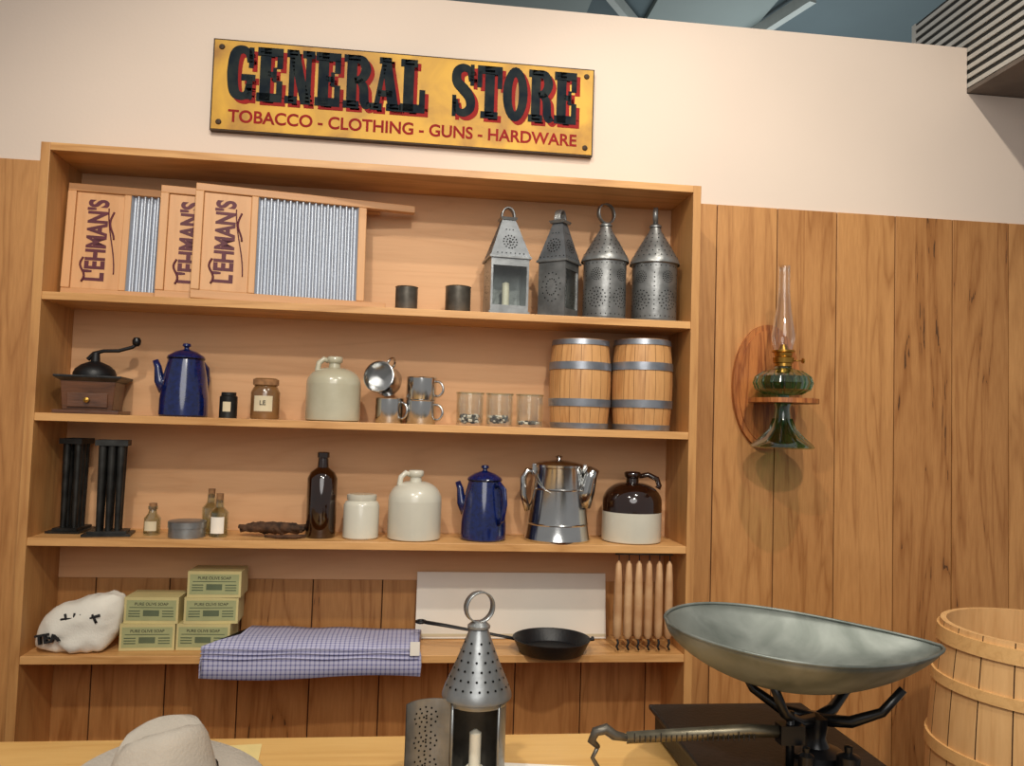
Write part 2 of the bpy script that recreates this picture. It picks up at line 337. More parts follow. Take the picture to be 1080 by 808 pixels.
# ---------------- lanterns ----------------
def burst(b,f,a0,z0,R=.028,hr=.0022):
    for rr,n in((R,16),(R*.62,10),(R*.25,5)):
        for i in range(n):
            a=2*pi*i/n; f(b,a0,rr*math.cos(a),z0+rr*math.sin(a),hr)
HG=.95
def cyl_lantern(name,x,y,z,r,hb,ht,ringr,ringrot,tin,open_=False,rot=0):
    b=Mb()
    def onb(b,a0,dx,zz,hr):
        a=a0+dx/r; b.disc(((r+.0006)*math.cos(a),(r+.0006)*math.sin(a),zz),(math.cos(a),math.sin(a),0),hr,M_hole)
    if open_:
        a0,a1=-pi/2+.75,-pi/2-HG+2*pi
        b.lathe([(r,.012),(r,hb)],tin,30,a0=a0,a1=a1); b.lathe([(r-.001,hb),(r-.001,.012)],M_tinb,30,a0=a0,a1=a1)
        b.lathe([(0,0),(r+.004,0),(r+.004,.012),(0,.012)],tin,36)
        b.lathe([(0,.012),(.014,.013),(.014,.03),(.010,.03),(.010,.085),(.003,.09),(0,.09)],M_wax,16)
        b.lathe([(r+.0005,hb-.014),(r+.002,hb-.010),(r+.0005,hb-.004)],tin,36)
        for a in(a0,a1): b.tube([(r*math.cos(a),r*math.sin(a),.01),(r*math.cos(a),r*math.sin(a),hb)],.0025,tin,6)
    else:
        b.lathe([(0,0),(r+.002,0),(r+.003,.006),(r,.009),(r,hb-.006),(r+.003,hb-.003)],tin,40)
        for k in range(14):
            for zz in(.016,hb-.014):
                for q in(0,1): onb(b,0,(2*pi*r)*(k*2+q)/28,zz,.0018)
        for k in range(5):
            burst(b,onb,-pi/2+.35+k*2*pi/5,hb*.36); burst(b,onb,-pi/2+.35+k*2*pi/5,hb*.74,.017,.0018)
            for q in range(9): onb(b,-pi/2+.35+(k+.5)*2*pi/5,0,hb*.2+q*hb*.6/8,.002)
    rc_=r+.008; zt=hb+ht
    b.lathe([(rc_,hb-.004),(rc_,hb),(rc_*.93,hb+ht*.12),(rc_*.62,hb+ht*.5),(.020,zt-.012),(.016,zt),(0,zt+.001)],tin,40)
    b.lathe([(rc_-.002,hb-.003),(.018,zt-.016)],M_tinb,30)
    prf=[(.12,rc_*.93),(.5,rc_*.62),((ht-.012)/ht,.020)]
    for j in range(6):
        tt=.16+j*.13
        for q in range(2):
            if prf[q][0]<=tt<=prf[q+1][0]: rr=prf[q][1]+(prf[q+1][1]-prf[q][1])*(tt-prf[q][0])/(prf[q+1][0]-prf[q][0]); dr=prf[q][1]-prf[q+1][1]; dz=ht*(prf[q+1][0]-prf[q][0])
        n=int(24-j*3); sl=math.atan2(dz,dr)
        for k in range(n):
            a=2*pi*k/n+j*.13
            b.disc(((rr+.0010)*math.cos(a),(rr+.0010)*math.sin(a),hb+ht*tt+.0006),(math.cos(a)*math.sin(sl),math.sin(a)*math.sin(sl),math.cos(sl)),.0021,M_hole)
    b.lathe([(.012,zt),(.019,zt+.002),(.019,zt+.006),(.012,zt+.012),(0,zt+.013)],tin,20)
    Mr=Matrix.Translation((0,0,zt+.010+ringr))@Matrix.Rotation(ringrot,4,'Z')
    n=28;vs=[];fs=[];w=.007
    for i in range(n):
        a=2*pi*i/n
        for rr in(ringr,ringr-.0025):
            for yy in(-w,w): vs.append((rr*math.cos(a),yy,rr*math.sin(a)))
    for i in range(n):
        p=4*i;q=4*((i+1)%n); fs+=[(p,q,q+1,p+1),(p+2,p+3,q+3,q+2),(p,p+2,q+2,q),(p+1,q+1,q+3,p+3)]
    b.add(vs,fs,tin,True,Mr)
    return b,b.finish(name,(x,y,z),(0,0,rot))
def sq_lantern(x,y,rot,w=.112,tin=M_tin):
    b=Mb(); a=w/2; hb=.165; zt=.285
    b.box(-a-.004,a+.004,-a-.004,a+.004,0,.010,tin)
    for sx in(-1,1):
        for sy in(-1,1): b.box(sx*a-.006 if sx>0 else -a,sx*a if sx>0 else -a+.006,(a-.006 if sy>0 else -a),(a if sy>0 else -a+.006),.01,hb,tin)
    b.box(-a+.006,a-.006,a-.002,a,.01,hb,tin)
    b.box(-a+.006,a-.006,-a,-a+.002,.01,.028,tin); b.box(-a+.006,a-.006,-a,-a+.002,hb-.022,hb,tin)
    for sx in(-1,1):
        b.box(sx*(a-.001)-.001,sx*(a-.001)+.001,-a+.006,a-.006,.01,hb,tin)
        for k in range(30):
            an=2*pi*k/15; rr=.03 if k<15 else .017
            b.disc((sx*(a+.0006),rr*math.cos(an),.09+rr*1.4*math.sin(an)),(sx,0,0),.0022,M_hole)
    b.box(-a+.006,a-.006,-a+.003,-a+.0045,.028,hb-.022,M_glass)
    b.lathe([(0,.010),(.016,.011),(.016,.03),(.011,.03),(.011,.10),(.002,.104),(0,.104)],M_wax,16)
    b.box(-a-.006,a+.006,-a-.006,a+.006,hb,hb+.006,tin)
    b.box(-a-.003,a+.003,-a-.003,a+.003,hb+.006,zt,M_tinr,tap=.34)
    sl=math.atan2(zt-hb-.006,(a+.003)*.66); nr=(0,-math.sin(sl),math.cos(sl))
    for f in range(4):
        R=Matrix.Rotation(f*pi/2,4,'Z')
        def P(u,v):
            yy=-(a+.003)*(1-.66*v); return R@Vector((u,yy-.0012,hb+.006+(zt-hb-.006)*v+.0008))
        for rr,n in((.020,14),(.011,8),(.003,3)):
            for i in range(n):
                an=2*pi*i/n; b.disc(P(rr*math.cos(an),.38+rr/.115*math.sin(an)),R@Vector(nr),.0023,M_hole)
        for i in range(7): b.disc(P((i-3)*.013,.07),R@Vector(nr),.0020,M_hole)
        for i in range(3): b.disc(P((i-1)*.010,.72),R@Vector(nr),.0018,M_hole)
    b.box(-.022,.022,-.022,.022,zt,zt+.008,tin,tap=1.15)
    pts=arc(0,zt+.014,.019,-.3,pi+.3,16,rz=.027)
    for yy in(-.008,-.004,0,.004,.008): b.tube([(p[0],yy,p[2]) for p in pts],.003,tin,6)
    return b.finish('tin_lantern',(x,y,1.7625),(0,0,rot))
sq_lantern(.356,-.115,math.radians(6)); sq_lantern(.513,-.120,math.radians(52),w=.088,tin=M_tind)
cyl_lantern('tin_lantern',.653,-.118,1.7625,.064,.180,.105,.031,.15,M_tind,rot=.3)
cyl_lantern('tin_lantern',.806,-.118,1.7625,.067,.180,.11,.027,1.25,M_tind)
_,cl=cyl_lantern('tin_lantern',.225,-1.10,.8505,.050,.15,.105,.026,.35,M_tin,open_=True)
b=Mb(); r=.050; b.lathe([(r,0),(r,.135)],M_tind,16,a0=-pi/2-HG,a1=-pi/2+.75); b.lathe([(r-.0015,.135),(r-.0015,0)],M_tind,16,a0=-pi/2-HG,a1=-pi/2+.75)
for k in range(3):
    for rr,n in((.02,12),(.011,7),(.003,3)):
        for i in range(n):
            an=2*pi*i/n; a=-pi/2-.1+rr*math.cos(an)/r
            for ss in(-1,1): b.disc(((r+.0013*ss-.0007)*math.cos(a),(r+.0013*ss-.0007)*math.sin(a),.03+k*.038+rr*.8*math.sin(an)),(ss*math.cos(a),ss*math.sin(a),0),.0018,M_hole)
ang=math.radians(-158); hx,hy=r*math.cos(-pi/2-HG),r*math.sin(-pi/2-HG)
for i,v in enumerate(b.v):
    p=Vector((v.x-hx,v.y-hy,v.z)); p.rotate(Matrix.Rotation(ang,3,'Z')); b.v[i]=Vector((p.x+hx-.003,p.y+hy,p.z+.014))
b.finish('door',parent=cl)

# ---------------- row 1 small cups ----------------
def cup(name,x,y,z,r,h_,mt,handle=None,rot=0):
    b=Mb(); b.lathe([(0,0),(r*.96,0),(r,.003),(r,h_-.003),(r+.0015,h_-.001),(r-.001,h_),(r-.0025,h_-.003),(r-.0025,.004),(0,.004)],mt,36)
    if handle: b.tube([(r-.001,0,h_*.82)]+[(r+.022*math.sin(a),0,h_*.5+h_*.34*math.cos(a)) for a in [.35+i*(pi-.7)/10 for i in range(11)]]+[(r-.001,0,h_*.2)],.0035,mt,8)
    return b,(x,y,z),rot
def fin(t3,name): 
    b,l,r_=t3; return b.finish(name,l,(0,0,r_))
fin(cup('',.067,-.13,1.7625,.032,.072,M_tinb),'tin_cup'); fin(cup('',.216,-.12,1.7625,.037,.082,M_tinb),'tin_cup')

# ---------------- row 2 ----------------
Z2=1.4403
b=Mb()
b.box(-.082,.082,-.078,.078,0,.010,M_milw); b.box(-.062,.062,-.06,.06,.010,.088,M_milw,tap=1.1)
b.box(-.05,.05,-.067,-.062,.018,.056,M_milw); b.lathe([(0,.014),(.007,.012),(.007,.006),(.003,0)],M_brass,12,Matrix.Translation((0,-.067,.037))@RX)
b.box(-.068,.068,-.066,.066,.088,.098,M_tinb,tap=1.22); b.box(-.084,.084,-.080,.080,.098,.104,M_black)
b.lathe([(.055,.104),(.055,.112),(.05,.124),(.036,.136),(.018,.144),(.012,.146),(.010,.17),(0,.172)],M_black,32)
b.tube([(-.02,0,.150),(-.005,0,.168),(.02,-.005,.176),(.06,-.01,.178),(.095,-.012,.190),(.105,-.012,.2)],[.006,.006,.005,.005,.005,.006],M_black,8)
b.lathe([(0,0),(.006,0),(.011,.006),(.012,.016),(.008,.024),(0,.026)],M_blkm,16,Matrix.Translation((.105,-.012,.193)))
b.finish('coffee_mill',(-.785,-.105,Z2),(0,0,math.radians(8)),bevel=.0015)
def bluepot(x,y,z,sp,hd,R=.062,H=.165):
    b=Mb()
    b.lathe([(0,0),(R-.004,0),(R,.004),(R*.99,H*.3),(R*.86,H*.72),(R*.72,H),(R*.75,H+.003)],M_blue,40)
    b.lathe([(R*.76,H+.002),(R*.77,H+.005),(R*.73,H+.010),(R*.45,H+.022),(R*.15,H+.028),(.007,H+.030),(.006,H+.034),(.012,H+.038),(.010,H+.045),(0,H+.047)],M_blue,36)
    b.lathe([(R*.745,H),(R*.775,H+.003),(R*.75,H+.006)],M_blueR,36)
    c,s_=math.cos(sp),math.sin(sp)
    b.tube([(c*q,s_*q,zz) for q,zz in((R*.78,H*.45),(R*1.02,H*.62),(R*1.10,H*.85),(R*1.22,H*.97))],[.018,.014,.010,.008],M_blue,12)
    c,s_=math.cos(hd),math.sin(hd)
    b.tube([(c*q,s_*q,zz) for q,zz in((R*.72,H*.93),(R*1.0,H*.97),(R*1.3,H*.88),(R*1.38,H*.65),(R*1.25,H*.4),(R*.95,H*.3))],.0055,M_blue,10,flat=1.6)
    b.finish('enamel_coffee_pot',(x,y,z))
bluepot(-.540,-.115,Z2,pi+.1,1.1,R=.066,H=.160)
b=Mb(); b.lathe([(0,0),(.024,0),(.024,.06),(.02,.063),(.02,.072),(0,.072)],M_mold,28); b.lathe([(.0245,.018),(.0245,.045)],M_label,28,a0=-2.0,a1=-1.1); b.finish('spice_tin',(-.416,-.13,Z2))
b=Mb(); b.lathe([(0,0),(.038,0),(.040,.004),(.040,.075),(.034,.088),(.031,.092),(.034,.096),(.034,.110),(.030,.115),(0,.116)],M_amber,32); b.lathe([(.0405,.022),(.0405,.065)],M_label,24,a0=-2.2,a1=-.9)
b.lathe([(.035,.096),(.035,.112),(.0,.114)],M_cork,28)
o=b.finish('spice_jar',(-.317,-.125,Z2)); text("LE",.018,M_ink,o,(0,-.0415,.045),(pi/2,0,0))
def jug(x,y,z,R,hb,hs,lo,hi,split=None,ha=pi,hh=1.0,neck=.017):
    b=Mb(); zt=hb+hs; sp=split or hb
    b.lathe([(0,0),(R-.006,0),(R-.001,.003),(R,.008),(R,sp)],lo,44)
    pr=[(R,sp)]
    if hb>sp+.001: pr.append((R,hb))
    pr+=[(neck+(R-neck)*math.cos(a),hb+hs*math.sin(a)) for a in[i*pi/2/9 for i in range(1,10)]]
    pr+=[(neck-.001,zt+.012),(neck+.005,zt+.016),(neck+.006,zt+.028),(neck+.002,zt+.032),(neck-.006,zt+.031),(neck-.007,zt+.012)]
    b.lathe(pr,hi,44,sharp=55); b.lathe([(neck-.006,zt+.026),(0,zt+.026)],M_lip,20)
    c,s_=math.cos(ha),math.sin(ha); e=.030*hh
    b.tube([(c*q,s_*q,zz) for q,zz in((neck,zt+.018),(neck+e*.6,zt+.024),(neck+e*1.2,zt+.012),(neck+e*1.35,zt-.008),(neck+e*1.25,zt-hs*.28))],[.007,.008,.008,.008,.009],hi,10)
    b.finish('stoneware_jug',(x,y,z))
jug(-.130,-.115,Z2,.077,.105,.048,M_stone,M_stone,ha=pi+.2,hh=.75)
fin(cup('',.030,-.115,Z2,.040,.072,M_chrome,True,rot=-.6),'tin_mug')
b,l,r_=cup('',0,0,0,.044,.072,M_chrome,True); b.finish('tin_mug',(.022,-.100,Z2+.0755+.044),(math.radians(68),math.radians(-65),0))
fin(cup('',.120,-.125,Z2,.043,.068,M_chrome,True,rot=-.3),'tin_mug'); fin(cup('',.120,-.125,Z2+.0685,.043,.066,M_chrome,True,rot=-.3),'tin_mug')
for x,n in((.262,34),(.348,26),(.437,8)):
    b=Mb(); r=.040
    b.lathe([(0,0),(r,0),(r,.092),(r+.001,.095),(r-.003,.095),(r-.003,.006),(0,.006)],M_glass,32)
    b.lathe([(r+.0012,.092),(r+.0016,.0955),(r-.0035,.0955)],M_gbot,32)
    for i in range(n*3):
        a=random.random()*2*pi; q=(r-.012)*math.sqrt(random.random()); s_=.003+.003*random.random()
        b.box(-s_,s_,-s_*.7,s_*.7,0,s_,random.choice((M_nuts,M_nuts,M_white)),Matrix.Translation((q*math.cos(a),q*math.sin(a),.0085+random.random()*(.020 if n>10 else .006)))@Matrix.Rotation(random.random()*6,4,'Z')@Matrix.Rotation(random.random()*1.2,4,'X'))
    b.finish('glass_tumbler',(x,-.12,Z2))
def barrel(name,x,y,z,R,Re,H,mt,hoopm,hoops,nst,open_=False,ht=.0015):
    b=Mb()
    f=lambda u: Re+(R-Re)*(1-(2*u-1)**2)
    for i in range(nst):
        a0=2*pi*i/nst+.006; a1=2*pi*(i+1)/nst-.006; vs=[];fs=[]; n=14; s_=3
        for k in range(n+1):
            u=k/n
            for j in range(s_+1):
                a=a0+(a1-a0)*j/s_; vs.append((f(u)*math.cos(a),f(u)*math.sin(a),H*u))
        W_=s_+1
        for k in range(n):
            for j in range(s_): fs.append((k*W_+j,k*W_+j+1,(k+1)*W_+j+1,(k+1)*W_+j))
        b.add(vs,fs,mt,True)
    b.lathe([(f(k/12)-.002,H*k/12) for k in range(13)],M_groove,40)
    th=.012 if not open_ else .014
    if open_:
        b.lathe([(Re,H),(Re-th,H),(R-th-.004,H*.6),(R-th-.004,H*.4),(Re-th,.03),(0,.03)],mt,48)
    else:
        b.lathe([(Re,H),(Re-th,H),(Re-th,H-.008),(0,H-.008)],mt,48)
    b.lathe([(Re,0),(0,0)],mt,40)
    for u,w in hoops:
        u0,u1=max(u-w/2,.001),min(u+w/2,.999)
        b.lathe([(f(u0),H*u0),(f(u0)+ht*1.6,H*u0),(f(u1)+ht*1.6,H*u1),(f(u1),H*u1)],hoopm,56)
    b.finish(name,(x,y,z))
for x in(.588,.777):
    barrel('wooden_keg',x,-.108,Z2,.0915,.082,.262 if x<.7 else .27,M_barrel,M_hoop,((.035,.06),(.29,.085),(.70,.085),(.965,.06)),18)

# ---------------- row 3 ----------------
Z3=1.1128
def mold(x,y,rot,nx,sp=.023):
    b=Mb(); w=sp*nx
    b.box(-w/2-.026,w/2+.026,-.045,.045,0,.006,M_mold); b.box(-w/2-.014,w/2+.014,-.032,.032,.006,.013,M_mold)
    b.box(-w/2-.003,w/2+.003,-.028,.028,.243,.248,M_mold)
    for (x0,x1,y0,y1) in((-w/2-.006,w/2+.006,-.030,-.028),(-w/2-.006,w/2+.006,.028,.030),(-w/2-.006,-w/2-.004,-.028,.028),(w/2+.004,w/2+.006,-.028,.028)):
        b.box(x0,x1,y0,y1,.243,.258,M_mold)
    for i in range(nx):
        for j in(-1,1):
            b.lathe([(.0075,.012),(.0108,.243)],M_mold,16,cx=(i-(nx-1)/2)*sp,cy=j*.015)
    b.finish('candle_mold',(x,y,Z3),(0,0,rot))
mold(-.834,-.072,math.radians(88),3); mold(-.714,-.135,math.radians(10),3)
def bottle(name,x,y,pr,mt,cork=None,label=None,seg=28):
    b=Mb(); b.lathe(pr,mt,seg)
    if cork: b.lathe([(cork[0],cork[1]),(cork[0]*1.1,cork[2]),(0,cork[2])],M_cork,14)
    if label: b.lathe([(label[0]+.0006,label[1]),(label[0]+.0006,label[2])],M_white if len(label)<4 else M_label,18,a0=-2.3,a1=-.8)
    return b.finish(name,(x,y,Z3))
bottle('glass_bottle',-.606,-.12,[(0,0),(.022,0),(.022,.045),(.012,.058),(.010,.068),(.013,.07),(.013,.078)],M_gbot,(.0095,.066,.086),(.022,.012,.038,1))
b=Mb(); b.lathe([(0,0),(.048,0),(.048,.026),(.050,.026),(.050,.042),(.046,.044),(0,.044)],M_tin,36); b.finish('round_tin',(-.505,-.15,Z3))
bottle('glass_bottle',-.462,-.075,[(0,0),(.024,0),(.024,.072),(.012,.086),(.010,.11),(.012,.112)],M_gbot,(.009,.1,.125))
bottle('glass_bottle',-.425,-.135,[(0,0),(.025,0),(.025,.066),(.012,.08),(.010,.1),(.012,.102)],M_gbot,(.009,.092,.118),(.025,.01,.055))
b=Mb()
for i in range(9):
    a=i*.7; b.tube([(-.085+.02*random.random()+q*.165/6,.012*math.sin(a+q*.9)+(random.random()-.5)*.03,.013+.014*abs(math.sin(a+q))+.004*random.random()) for q in range(7)],[.006,.010,.013,.012,.013,.009,.005],M_tob,7)
b.tube([(-.01,-.04,.006),(.03,-.05,.006),(.075,-.045,.006),(.10,-.03,.007)],[.003,.005,.006,.004],M_tob,6)
b.finish('tobacco_twist',(-.285,-.125,Z3))
bottle('brown_bottle',-.150,-.12,[(0,0),(.040,0),(.042,.004),(.042,.165),(.034,.182),(.016,.196),(.014,.222),(.017,.224),(.017,.238),(.013,.24),(0,.24)],M_brownb)
b=Mb(); b.lathe([(0,0),(.046,0),(.050,.004),(.050,.092),(.046,.102),(.040,.106),(.042,.112),(.042,.122),(.036,.124),(0,.124)],M_stonew,40); b.lathe([(0,.1245),(.034,.1245),(.036,.121)],M_stone,30); b.finish('stoneware_crock',(-.037,-.13,Z3))
jug(.113,-.125,Z3,.076,.108,.055,M_stonew,M_stonew,ha=pi+.3,hh=.75)
bluepot(.312,-.12,Z3,pi-.3,-.95,R=.066,H=.168)
b=Mb(); R=.094; H=.210
b.lathe([(0,0),(R,0),(R+.002,.006),(R,.012),(R*.97,.03),(R*.76,H),(R*.78,H+.004)],M_chrome,48)
b.lathe([(R*.78,H+.003),(R*.79,H+.010),(R*.74,H+.014),(R*.3,H+.022),(.008,H+.024),(.006,H+.030),(.012,H+.034),(0,H+.038)],M_chrome,44)
for zz in(.05,.15):
    q=R*.97-(R*.21)*(zz-.03)/(H-.03); b.lathe([(q+.0002,zz-.003),(q+.002,zz),(q-.0002,zz+.003)],M_chrome,44)
b.tube([(.066,-.02,.11),(.080,-.03,.15),(.088,-.035,.19),(.096,-.04,.212)],[.030,.024,.020,.018],M_chrome,14,flat=1.2)
b.tube([(-.072,0,.195),(-.092,0,.2),(-.104,0,.18),(-.103,0,.13),(-.088,0,.085)],.006,M_chrome,8,flat=1.6)
b.tube([(-.078,-.01,H-.005)]+[(.078*math.cos(a),-.066*math.sin(a)-.01,H-.005-.07*math.sin(a)) for a in[pi-i*pi/14 for i in range(1,14)]]+[(.078,-.01,H-.005)],.0022,M_chrome,6)
for sx in(-1,1): b.box(sx*.072-.008,sx*.072+.008,-.014,-.002,H-.02,H+.012,M_chrome)
b.finish('coffee_boiler',(.530,-.114,Z3))
jug(.755,-.11,Z3,.088,.115,.058,M_stonew,M_brown,split=.088,ha=-.15,hh=1.5,neck=.019)

# ---------------- row 4 ----------------
Z4=.8066
bm=bmesh.new(); bmesh.ops.create_cube(bm,size=1); bmesh.ops.subdivide_edges(bm,edges=bm.edges[:],cuts=14,use_grid_fill=True)
for v in bm.verts:
    q=v.co*2; k=(abs(q.x)**4+abs(q.y)**4+abs(q.z)**4)**.25; q=q/max(k,1e-6)*max(abs(q.x),abs(q.y),abs(q.z))
    q*=1-.10*(q.x**2*q.z**2)+.06*max(0,q.x*q.z)
    x=q.x*.106+.012*(q.z)*.8; y=q.y*.062*(1-.45*abs(q.x)**3-.3*max(q.z,0)**2); z=(q.z*.5+.5)*.138*(1+.22*q.x)
    w=noise.noise(Vector((x*22,y*22,z*22)))*.009+noise.noise(Vector((x*50,y*30,z*60)))*.004
    z=max(z+w,0.0); y+=w
    v.co=(x,y,z)
me=bpy.data.meshes.new('tea_sack'); bm.to_mesh(me); bm.free(); me.materials.append(M_linen)
for p in me.polygons:p.use_smooth=True
sack=bpy.data.objects.new('tea_sack',me); bpy.context.collection.objects.link(sack); sack.location=(-.768,-.140,Z4); sack.rotation_euler=(0,0,math.radians(-4))
text("TEA",.034,M_ink,sack,(-.058,-.060,.042),(math.radians(84),math.radians(-12),0),ext=.006,offset=.0012)
c=Mb()
for pts in([(-.03,.085),(.03,.092)],[(-.02,.1),(-.01,.07)],[(.005,.102),(.002,.066)],[(.02,.1),(.03,.07)],[(-.035,.074),(.0,.078)],[(.045,.09),(.07,.098)],[(.05,.1),(.062,.078)]):
    c.tube([(p[0],-.055,p[1]+.006) for p in pts],[.003,.004],M_ink,6)
c.finish('brush_marks',parent=sack)
def soap(x,y,z,rot):
    b=Mb(); w,d,hh=.142,.095,.0705
    b.box(-w/2,w/2,-d/2,d/2,0,hh,M_box); b.box(-w/2+.006,w/2-.006,-d/2-.0006,-d/2,.008,hh-.008,M_boxg)
    b.box(-w/2+.014,w/2-.014,-d/2-.001,-d/2-.0006,.042,.044,M_boxd); b.box(-w/2+.05,w/2-.05,-d/2-.001,-d/2-.0006,.020,.036,M_boxd)
    for i in range(3): b.box(-w/2+.012,w/2-.1,-d/2-.001,-d/2-.0006,.018+i*.007,.021+i*.007,M_boxd); b.box(w/2-.042,w/2-.012,-d/2-.001,-d/2-.0006,.018+i*.007,.021+i*.007,M_boxd)
    ob=b.finish('soap_box',(x,y,z),(0,0,rot)); text("PURE OLIVE SOAP",.011,M_ink,ob,(0,-d/2-.0008,.052),(pi/2,0,0),ext=.0002)
soap(-.594,-.110,Z4,.03); soap(-.586,-.105,Z4+.071,-.02)
soap(-.446,-.108,Z4,-.03); soap(-.432,-.105,Z4+.071,.04); soap(-.425,-.105,Z4+.142,.0)
# folded check cloth, draped over the shelf edge
b=Mb(); nx=60
prof=[(-.02,.0008),(-.02,.022),(-.03,.036),(-.08,.042),(-.16,.043),(-.205,.040),(-.226,.030),(-.233,.008),(-.234,-.022),(-.236,-.050),(-.230,-.052),(-.226,-.02),(-.222,.0008)]
vs=[];fs=[];m_=len(prof)
for i in range(nx+1):
    u=i/nx
    for j,(yy,zz) in enumerate(prof):
        x0=-.285+.088*min(max((yy+.222)/.04,0),1)
        x=x0+(.29-x0)*u
        w=noise.noise(Vector((x*9,yy*9,3)))*.006; s_=1 if j not in(0,m_-1) else 0
        sag=-.006*math.sin(u*6) if 6<j<11 else 0
        vs.append((x+(.004*math.sin(j)),min(yy+(w*.5 if j>5 else 0), -.214 if 7<=j<=11 else 0),zz+(w if zz>.01 else 0)*s_+(sag if zz<0 else 0)-(.010*u if zz>.02 else 0)))
for i in range(nx):
    for j in range(m_-1): fs.append((i*m_+j,i*m_+j+1,(i+1)*m_+j+1,(i+1)*m_+j))
fs.append(tuple(range(m_))); fs.append(tuple(nx*m_+j for j in range(m_))[::-1])
b.add(vs,fs,M_check,True)
cl2=b.finish('checked_cloth',(-.148,0,Z4))
c=Mb()
for k in range(3): c.tube([(-.285+.57*i/20,-.2345-.0005*k,.024-.012*k+.002*math.sin(i*.8+k)) for i in range(21)],.0018,M_check,6)
c.box(.262,.288,-.2405,-.2395,.008,.045,M_white)
c.finish('fold_edges',parent=cl2)
b=Mb(); b.box(-.287,.287,0,.010,0,.192,M_white); b.box(-.287,.287,-.0015,0,.006,.014,M_label)
b.finish('white_board',(.415,-.045,Z4+.0018),(math.radians(-8),0,0),bevel=.001)
b=Mb()
b.lathe([(0,0),(.086,0),(.092,.004),(.108,.036),(.111,.040),(.107,.041),(.103,.037),(.088,.008),(0,.006)],M_black,48)
b.tube([(-.100,.0,.034),(-.14,.004,.040),(-.22,.010,.052),(-.30,.014,.064),(-.36,.016,.072)],[.010,.008,.008,.010,.011],M_black,10,flat=.45)
n=16;b.tube([(-.372+.012*math.cos(2*pi*i/n),.017+.012*math.sin(2*pi*i/n),.073) for i in range(n)],.0045,M_black,8,closed=True)
b.tube([(.106,.0,.036),(.118,-.008,.039),(.118,.008,.039)],.005,M_black,8)
b.finish('skillet',(.512,-.176,Z4),(0,0,math.radians(-4)))
b=Mb()
for i in range(6):
    x=(i-2.5)*.030
    b.tube([(x,0,-.0005),(x+.001,0,-.02),(x,0,-.045)],.0014,M_ink,6)
    b.lathe([(.002,-.025),(.008,-.035),(.0115,-.09),(.012,-.2),(.0115,-.235),(.006,-.246),(0,-.248)],M_candle,14,cx=x)
    b.tube([(x,0,-.244),(x+.003,-.002,-.258),(x-.001,-.002,-.268),(x+.004,-.001,-.278)],.0034,M_ink,6)
b.tube([(-.085,0,-.006),(.085,0,-.006)],.003,M_tinb,8)
b.finish('hanging_candles',(.775,-.185,ZS[2]-.0212))

# ---------------- oil lamp on bracket ----------------
b=Mb()
pl=[(.112*math.cos(2*pi*i/48),.198*math.sin(2*pi*i/48)) for i in range(48)]
b.prism(pl,.018,M_oak,Matrix.Translation((0,-.0005,.0))@RX)
pl=[(.096*math.cos(2*pi*i/48),.180*math.sin(2*pi*i/48)) for i in range(48)]
b.prism(pl,.004,M_oak,Matrix.Translation((0,-.0183,0))@RX)
n=32; cyy=-.125
for i in range(n):
    a=2*pi*i/n;c_=2*pi*(i+1)/n
    vs=[]
    for z in(-.055,-.041):
        for (rr,aa) in((.03,a),(.103,a),(.103,c_),(.03,c_)): vs.append((.004+rr*math.cos(aa),cyy+rr*math.sin(aa),z))
    b.add(vs,[(3,2,1,0),(4,5,6,7),(1,2,6,5),(3,0,4,7)],M_oak,False)
b.box(-.05,.05,-.06,-.0225,-.0552,-.0408,M_oak)
b.finish('wall_bracket',(1.213,0,1.592))
b=Mb()
b.lathe([(0,.012),(.088,0),(.094,.004),(.088,.014),(.06,.034),(.038,.058),(.026,.09),(.022,.12),(.026,.134),(.020,.142),(.020,.160)],M_green,40)
b.lathe([(.020,.160),(.05,.163),(.078,.178),(.086,.198),(.080,.218),(.056,.235),(.028,.243),(.024,.25)],M_green,40)
for i in range(16):
    a=2*pi*i/16; b.tube([(rr*math.cos(a),rr*math.sin(a),zz) for rr,zz in((.052,.164),(.080,.180),(.087,.198),(.081,.217),(.056,.234))],.0022,M_green,6)
for i in range(12):
    a=2*pi*i/12; b.tube([(rr*math.cos(a),rr*math.sin(a),zz) for rr,zz in((.088,.010),(.060,.034),(.038,.058),(.027,.09))],.0028,M_green,6)
b.lathe([(.026,.249),(.026,.258),(.030,.260),(.032,.275),(.026,.280),(.028,.290),(.034,.293),(.034,.298),(.016,.300),(.010,.316),(0,.318)],M_brass,28)
b.tube([(.03,-.0,.268),(.055,-.01,.268)],.002,M_brass,6); b.lathe([(0,-.002),(.008,-.002),(.008,.002),(0,.002)],M_brass,14,Matrix.Translation((.058,-.011,.268))@Matrix.Rotation(pi/2,4,'Y'))
b.lathe([(.028,.296),(.029,.305),(.036,.33),(.037,.345),(.031,.38),(.022,.43),(.018,.48),(.017,.545),(.0185,.558)],M_gchim,32)
b.lathe([(.0165,.545),(.0165,.557),(.0185,.558)],M_gchim,32)
b.finish('oil_lamp',(1.209+.006,-.125,1.400))

